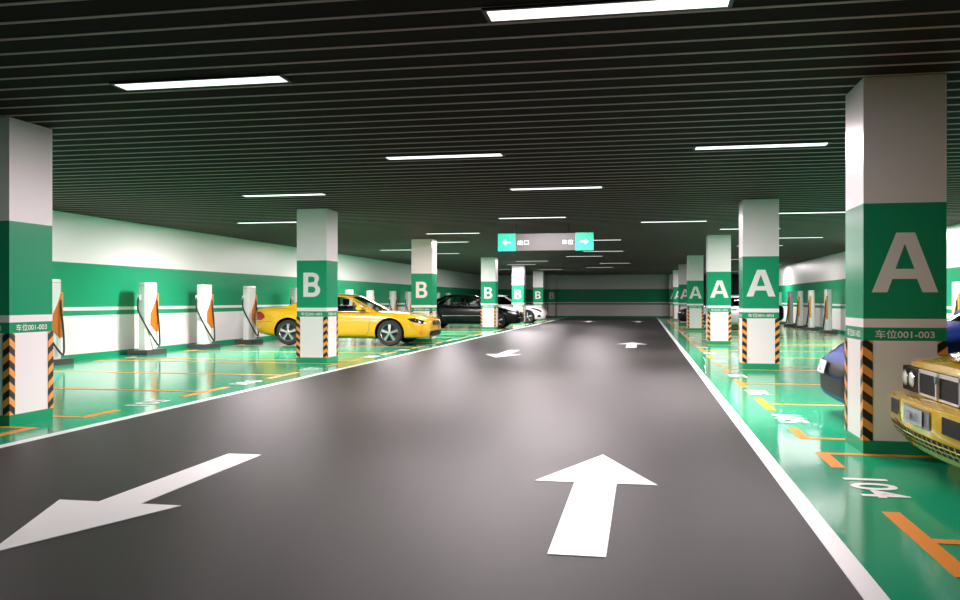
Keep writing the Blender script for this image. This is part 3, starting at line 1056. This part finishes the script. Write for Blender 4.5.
# ---- white car
c = saloon('saloon_car', (-8.44, 51.85, 0), 0, 1.155, 'white car parked between the fourth and fifth B pillars', 'white_car', 'glass_dark', [(.05, .40), (.43, .72), (.745, .90)], h=1.50, L=(-2.4, 2.30))
for fc in ('right', 'left'):
    c.put('headlamp', [(1.50, .785), (1.8, .69), (2.08, .585), (2.12, .65), (1.95, .73), (1.70, .795)], fc, 'lamp_dark')
    c.put('fog_recess', [(1.86, .33), (2.08, .32), (2.06, .42), (1.96, .45)], fc, 'black_trim')
    c.line('door_seam', [(.82, .88), (.86, .6), (.78, .25), (-.92, .25), (-1.0, .5), (-.95, .9)], fc)
    c.put('tail_lamp', [(-2.35, .68), (-2.05, .72), (-2.05, .86), (-2.35, .88)], fc, 'red_lens')
c.put('lower_intake', [(-.5, .26), (.5, .26), (.46, .40), (-.46, .40)], 'front', 'black_trim')

# ---- dark car between the fourth and fifth A pillars
c = saloon('saloon_car', (4.52, 47.95, 0), math.pi, 1.155, 'dark car nose poking out between the fourth and fifth A pillars', 'black_car', 'glass_dark', [(.05, .40), (.43, .72), (.745, .90)], h=1.45, L=(-2.4, 2.32))
for s in (1, -1):
    c.put('headlamp', [(s * .40, .60), (s * .66, .60), (s * .66, .70), (s * .46, .68)], 'front', 'lamp_glass')
    c.put('fog_lamp', circle(s * .50, .34, .06), 'front', 'lamp_white', off=.012)
c.put('grille', [(-.34, .48), (.34, .48), (.38, .64), (-.38, .64)], 'front', 'grey_recess', off=.012)
c.line('grille_frame', [(-.36, .47), (.36, .47), (.40, .65), (-.40, .65), (-.36, .47)], 'front', w=.025, mt='chrome', off=.014)

# ---- silver hatchback behind the third A pillar
c = Car('hatchback_car', (4.10, 42.12, 0), math.pi, 1.155, 'silver hatchback seen in strips between the second, third and fourth A pillars', 'silver', 'glass_dark')
c.wz = .30
c.body(zb=[(-1.70, .40), (-1.6, .25), (-1.1, .18), (1.1, .18), (1.6, .2), (1.78, .3)],
       zs=[(-1.70, .70), (-1.62, .92), (-1.0, .96), (.6, .93), (1.2, .85), (1.6, .72), (1.78, .55)],
       zt=[(-1.70, .76), (-1.62, .95), (-1.0, .96), (.5, .94), (.8, 1.0), (1.2, .92), (1.6, .78), (1.78, .58)],
       wd=[(-1.70, .72), (-1.55, .82), (-1.0, .85), (1.0, .85), (1.5, .78), (1.78, .55)], xr=-1.70, xf=1.78, wheels=(-1.12, 1.02), wr=.345)
c.cabin(xb0=.80, xb1=-1.62, wb=.82, belt=[(-1.6, .95), (.8, .935)], xr0=.15, xr1=-1.35, wr=.62, zroof=(1.36, 1.34), roof_mid=.03, side_windows=[(.05, .42), (.45, .74), (.77, .92)], br=.08, vg=(.06, .84), trim=1)
c.wheels((-1.12, 1.02), .30)
mirror(c, .55, .83, 1.0, c.paint)
for fc in ('right', 'left'):
    c.put('headlamp', [(1.28, .74), (1.62, .62), (1.64, .70), (1.40, .80)], fc, 'lamp_glass')
    c.line('door_seam', [(.66, .88), (.70, .6), (.62, .25), (-.52, .25), (-.58, .5), (-.55, .9)], fc)
    c.put('tail_lamp', [(-1.67, .62), (-1.48, .64), (-1.44, .92), (-1.60, .92)], fc, 'red_lens')
    c.put('door_handle', [(-.12, .80), (.06, .80), (.06, .835), (-.12, .835)], fc, 'black_trim', off=.014)
    c.put('bumper_corner', [(-1.69, .26), (-1.42, .26), (-1.42, .58), (-1.69, .58)], fc, 'black_trim')
c.put('grille', [(-.40, .38), (.40, .38), (.44, .56), (-.44, .56)], 'front', 'black_trim')
number_plate(c, 'rear', 0, .55, .46, .12, 'A 204')

# ---- blue hatchback behind the big A pillar
c = Car('hatchback_car', (4.69, 10.62, 0), math.pi, 1.155, 'blue hatchback parked behind the big A pillar, nose towards the lane', 'blue', 'glass_dark')
c.wz = .325
c.body(zb=[(-2.0, .40), (-1.9, .26), (-1.3, .18), (1.2, .18), (1.9, .16), (2.10, .17), (2.20, .26)],
       zs=[(-2.0, .74), (-1.9, .92), (-1.2, .97), (.7, .95), (1.2, .885), (1.7, .79), (2.0, .68), (2.12, .60), (2.20, .50)],
       zt=[(-2.0, .80), (-1.9, .96), (-1.2, .97), (.5, .96), (.9, 1.02), (1.3, .97), (1.8, .84), (2.02, .74), (2.12, .66), (2.20, .53)],
       wd=[(-2.0, .74), (-1.85, .86), (-1.2, .90), (1.2, .90), (1.7, .88), (2.0, .80), (2.12, .70), (2.20, .56)], xr=-2.0, xf=2.20, wheels=(-1.28, 1.30), wr=.375)
c.cabin(xb0=.92, xb1=-1.85, wb=.86, belt=[(-1.85, .97), (.9, .945)], xr0=.05, xr1=-1.45, wr=.64, zroof=(1.42, 1.39), roof_mid=.03, side_windows=[(.05, .42), (.45, .74), (.77, .92)], br=.12, vg=(.06, .84), trim=1)
c.wheels((-1.28, 1.30), .325)
mirror(c, .60, .87, 1.03, c.paint)
for s in (1, -1):
    c.put('headlamp', [(1.80, s * .46), (2.09, s * .34), (2.12, s * .50), (2.03, s * .68), (1.88, s * .76)], 'top', 'black_trim', off=.006)
    c.put('lamp_reflector', [(1.90, s * .54), (2.06, s * .42), (2.085, s * .51), (1.96, s * .66)], 'top', 'lamp_white', off=.012)
c.put('bumper_bar', [(-.66, .47), (.66, .47), (.70, .585), (-.70, .585)], 'front', 'black_trim', off=.02, label='black bumper bar')
c.put('lower_intake', [(-.60, .27), (.60, .27), (.64, .44), (-.64, .44)], 'front', 'black_trim', off=.008)
c.line('bonnet_seam', [(.9, .72), (1.5, .66), (2.0, .34), (2.06, 0), (2.0, -.34), (1.5, -.66), (.9, -.72)], 'top', w=.01)
number_plate(c, 'front', -.22, .525, .36, .13, 'K 52', off=.06)

# ---- boxy yellow hatchback in front
c = Car('hatchback_car', (4.43, 7.07, 0), math.pi, 1.155, 'boxy yellow hatchback with round twin headlamps, cut by the right edge', 'yellow_deep', 'glass_dark')
c.wz = .31
c.body(zb=[(-1.9, .40), (-1.8, .26), (-1.2, .20), (1.2, .20), (1.70, .20), (1.86, .22), (1.95, .25)],
       zs=[(-1.9, .80), (-1.84, .90), (-1.2, .92), (.6, .90), (1.2, .84), (1.7, .775), (1.86, .75), (1.90, .745), (1.95, .735)],
       zt=[(-1.9, .82), (-1.84, .93), (-1.2, .92), (.5, .91), (.8, .955), (1.2, .905), (1.7, .825), (1.86, .785), (1.90, .772), (1.95, .752)],
       wd=[(-1.9, .80), (-1.8, .85), (-1.2, .875), (1.2, .88), (1.6, .86), (1.86, .82), (1.92, .81), (1.95, .80)], xr=-1.9, xf=1.90, wheels=(-1.24, 1.24), wr=.365, sect=BOXY,
       crown=((.90, .55), (.6, .92), (0, 1.0)))
c.cabin(xb0=.72, xb1=-1.70, wb=.83, belt=[(-1.7, .92), (.8, .90)], xr0=.20, xr1=-1.35, wr=.66, zroof=(1.34, 1.32), roof_mid=.02, side_windows=[(.05, .44), (.47, .76), (.79, .93)], br=.05, vg=(.05, .86), bf=.16, trim=1)
c.wheels((-1.24, 1.24), .31)
mirror(c, .55, .84, .99, M['black_trim'])
# front panel: black with twin lamps and framed grille
fz0, fz1 = .545, .725
b = MB()
b.box(1.87, 1.915, -.80, .80, fz0, fz1, M['black_trim'])
fp = c.build(b, 'front_panel', bevel=.008)
fp['label'] = 'black front panel'
for s in (1, -1):
    for yy, rr in ((.700, .056), (.545, .056)):
        b = MB()
        b.lathe([(rr * 1.08, 0), (rr * 1.08, .03), (rr, .034), (rr * .96, .02)], (1.895, s * yy, .640), 'x', M['chrome'], 28)
        b.lathe([(rr * .97, .022), (rr * .7, .036), (rr * .35, .042), (.001, .044)], (1.895, s * yy, .640), 'x', M['lamp_white'], 28)
        c.build(b, 'headlamp', smooth=True)
b = MB()
gy, g0, g1 = .40, .545, .725
X0, X1 = 1.912, 1.922
for (a0, a1, h0, h1) in ((-gy, gy, g1 - .026, g1), (-gy, gy, g0, g0 + .014), (-gy, -gy + .014, g0, g1), (gy - .014, gy, g0, g1)):
    b.box(X0, X1, a0, a1, h0, h1, M['bright_trim'])
b.prism([(-.030, g1), (.030, g1), (.014, g1 - .07), (.012, g0), (-.012, g0), (-.014, g1 - .07)], 'x', X0, X1 + .012, M['bright_trim'])
gf = c.build(b, 'grille_frame')
gf['label'] = 'chrome grille frame'
b = MB()
for k in range(7):
    z = g0 + .025 + k * .019
    b.box(1.913, 1.917, -gy + .015, gy - .015, z, z + .006, M['black_trim'])
c.build(b, 'grille_bars', gf)
b = MB()
b.prism([(-.018, g1 - .022), (.018, g1 - .022), (.018, g1 - .05), (0, g1 - .075), (-.018, g1 - .05)], 'x', X1 + .012, X1 + .018, M['emblem'])
c.build(b, 'emblem', gf)
# bumper: deep box with openings, plate and a meshed lower intake
b = MB()
def bump_ring(z, grow):
    w0, xf = .86 * grow, 2.05
    k = grow
    return [(1.55, -w0, z), (1.80, -w0, z), (1.92 + .02 * k, -w0 + .03, z), (2.02 * k - (k - 1), -w0 + .12, z), (2.06 * k - (k - 1), -.30, z), (2.07 * k - (k - 1), 0, z),
            (2.06 * k - (k - 1), .30, z), (2.02 * k - (k - 1), w0 - .12, z), (1.92 + .02 * k, w0 - .03, z), (1.80, w0, z), (1.55, w0, z)]
levels = [(.20, .93), (.235, .955), (.30, .985), (.36, 1.0), (.49, 1.0), (.52, .995), (.535, .97)]
R_ = [bump_ring(z, g) for z, g in levels]
n = len(R_[0])
v = [p for r in R_ for p in r]
f = [(i * n + k, i * n + k + 1, (i + 1) * n + k + 1, (i + 1) * n + k) for i in range(len(R_) - 1) for k in range(n - 1)]
f += [tuple((len(R_) - 1) * n + k for k in range(n)), tuple(range(n))[::-1]]
b.mesh(v, f, M['yellow_deep'])
bp = c.build(b, 'front_bumper', smooth=True)
bm = bmesh.new()
bm.from_mesh(bp.data)
bmesh.ops.scale(bm, vec=(1 / c.sc,) * 3, verts=bm.verts)
tree = BVHTree.FromBMesh(bm)
bm.free()
old = c.bvh
c.bvh = tree
for s in (1, -1):
    q = .04
    c.put('fog_recess', [(q + s * .44, .395), (q + s * .70, .39), (q + s * .70, .495), (q + s * .44, .50)], 'front', 'black_trim', bp, off=.006)
    c.put('indicator', [(s * .79, .505), (s * .70, .505), (s * .70, .530), (s * .79, .530)], 'front', 'amber', bp, off=.007)
c.put('plate_recess', [(-.22, .385), (.31, .385), (.31, .505), (-.22, .505)], 'front', 'grey_recess', bp, off=.008)
c.put('lower_intake', [(-.72, .245), (.72, .245), (.74, .335), (-.74, .335)], 'front', 'black_trim', bp, off=.005)
bars = []
for k in range(-9, 10):
    y = k * .08
    bars.append([(y, .245), (y + .012, .245), (y + .012, .335), (y, .335)])
for z in (.272, .303):
    bars.append([(-.73, z), (.73, z), (.73, z + .008), (-.73, z + .008)])
c.put('intake_bars', bars, 'front', 'yellow_deep', bp, off=.012)
number_plate(c, 'front', .03, .445, .36, .105, 'CCM-610', off=.02)
c.bvh = old
c.line('bonnet_seam', [(.8, .76), (1.84, .72)], 'top', w=.008)
c.line('bonnet_seam', [(.8, -.76), (1.84, -.72)], 'top', w=.008)
# raised bonnet bulge
b = c.patch([(.75, -.52), (1.65, -.46), (1.78, -.30), (1.82, 0), (1.78, .30), (1.65, .46), (.75, .52)], 'top', M['yellow_deep'], off=.012)
c.build(b, 'bonnet_bulge', smooth=True)
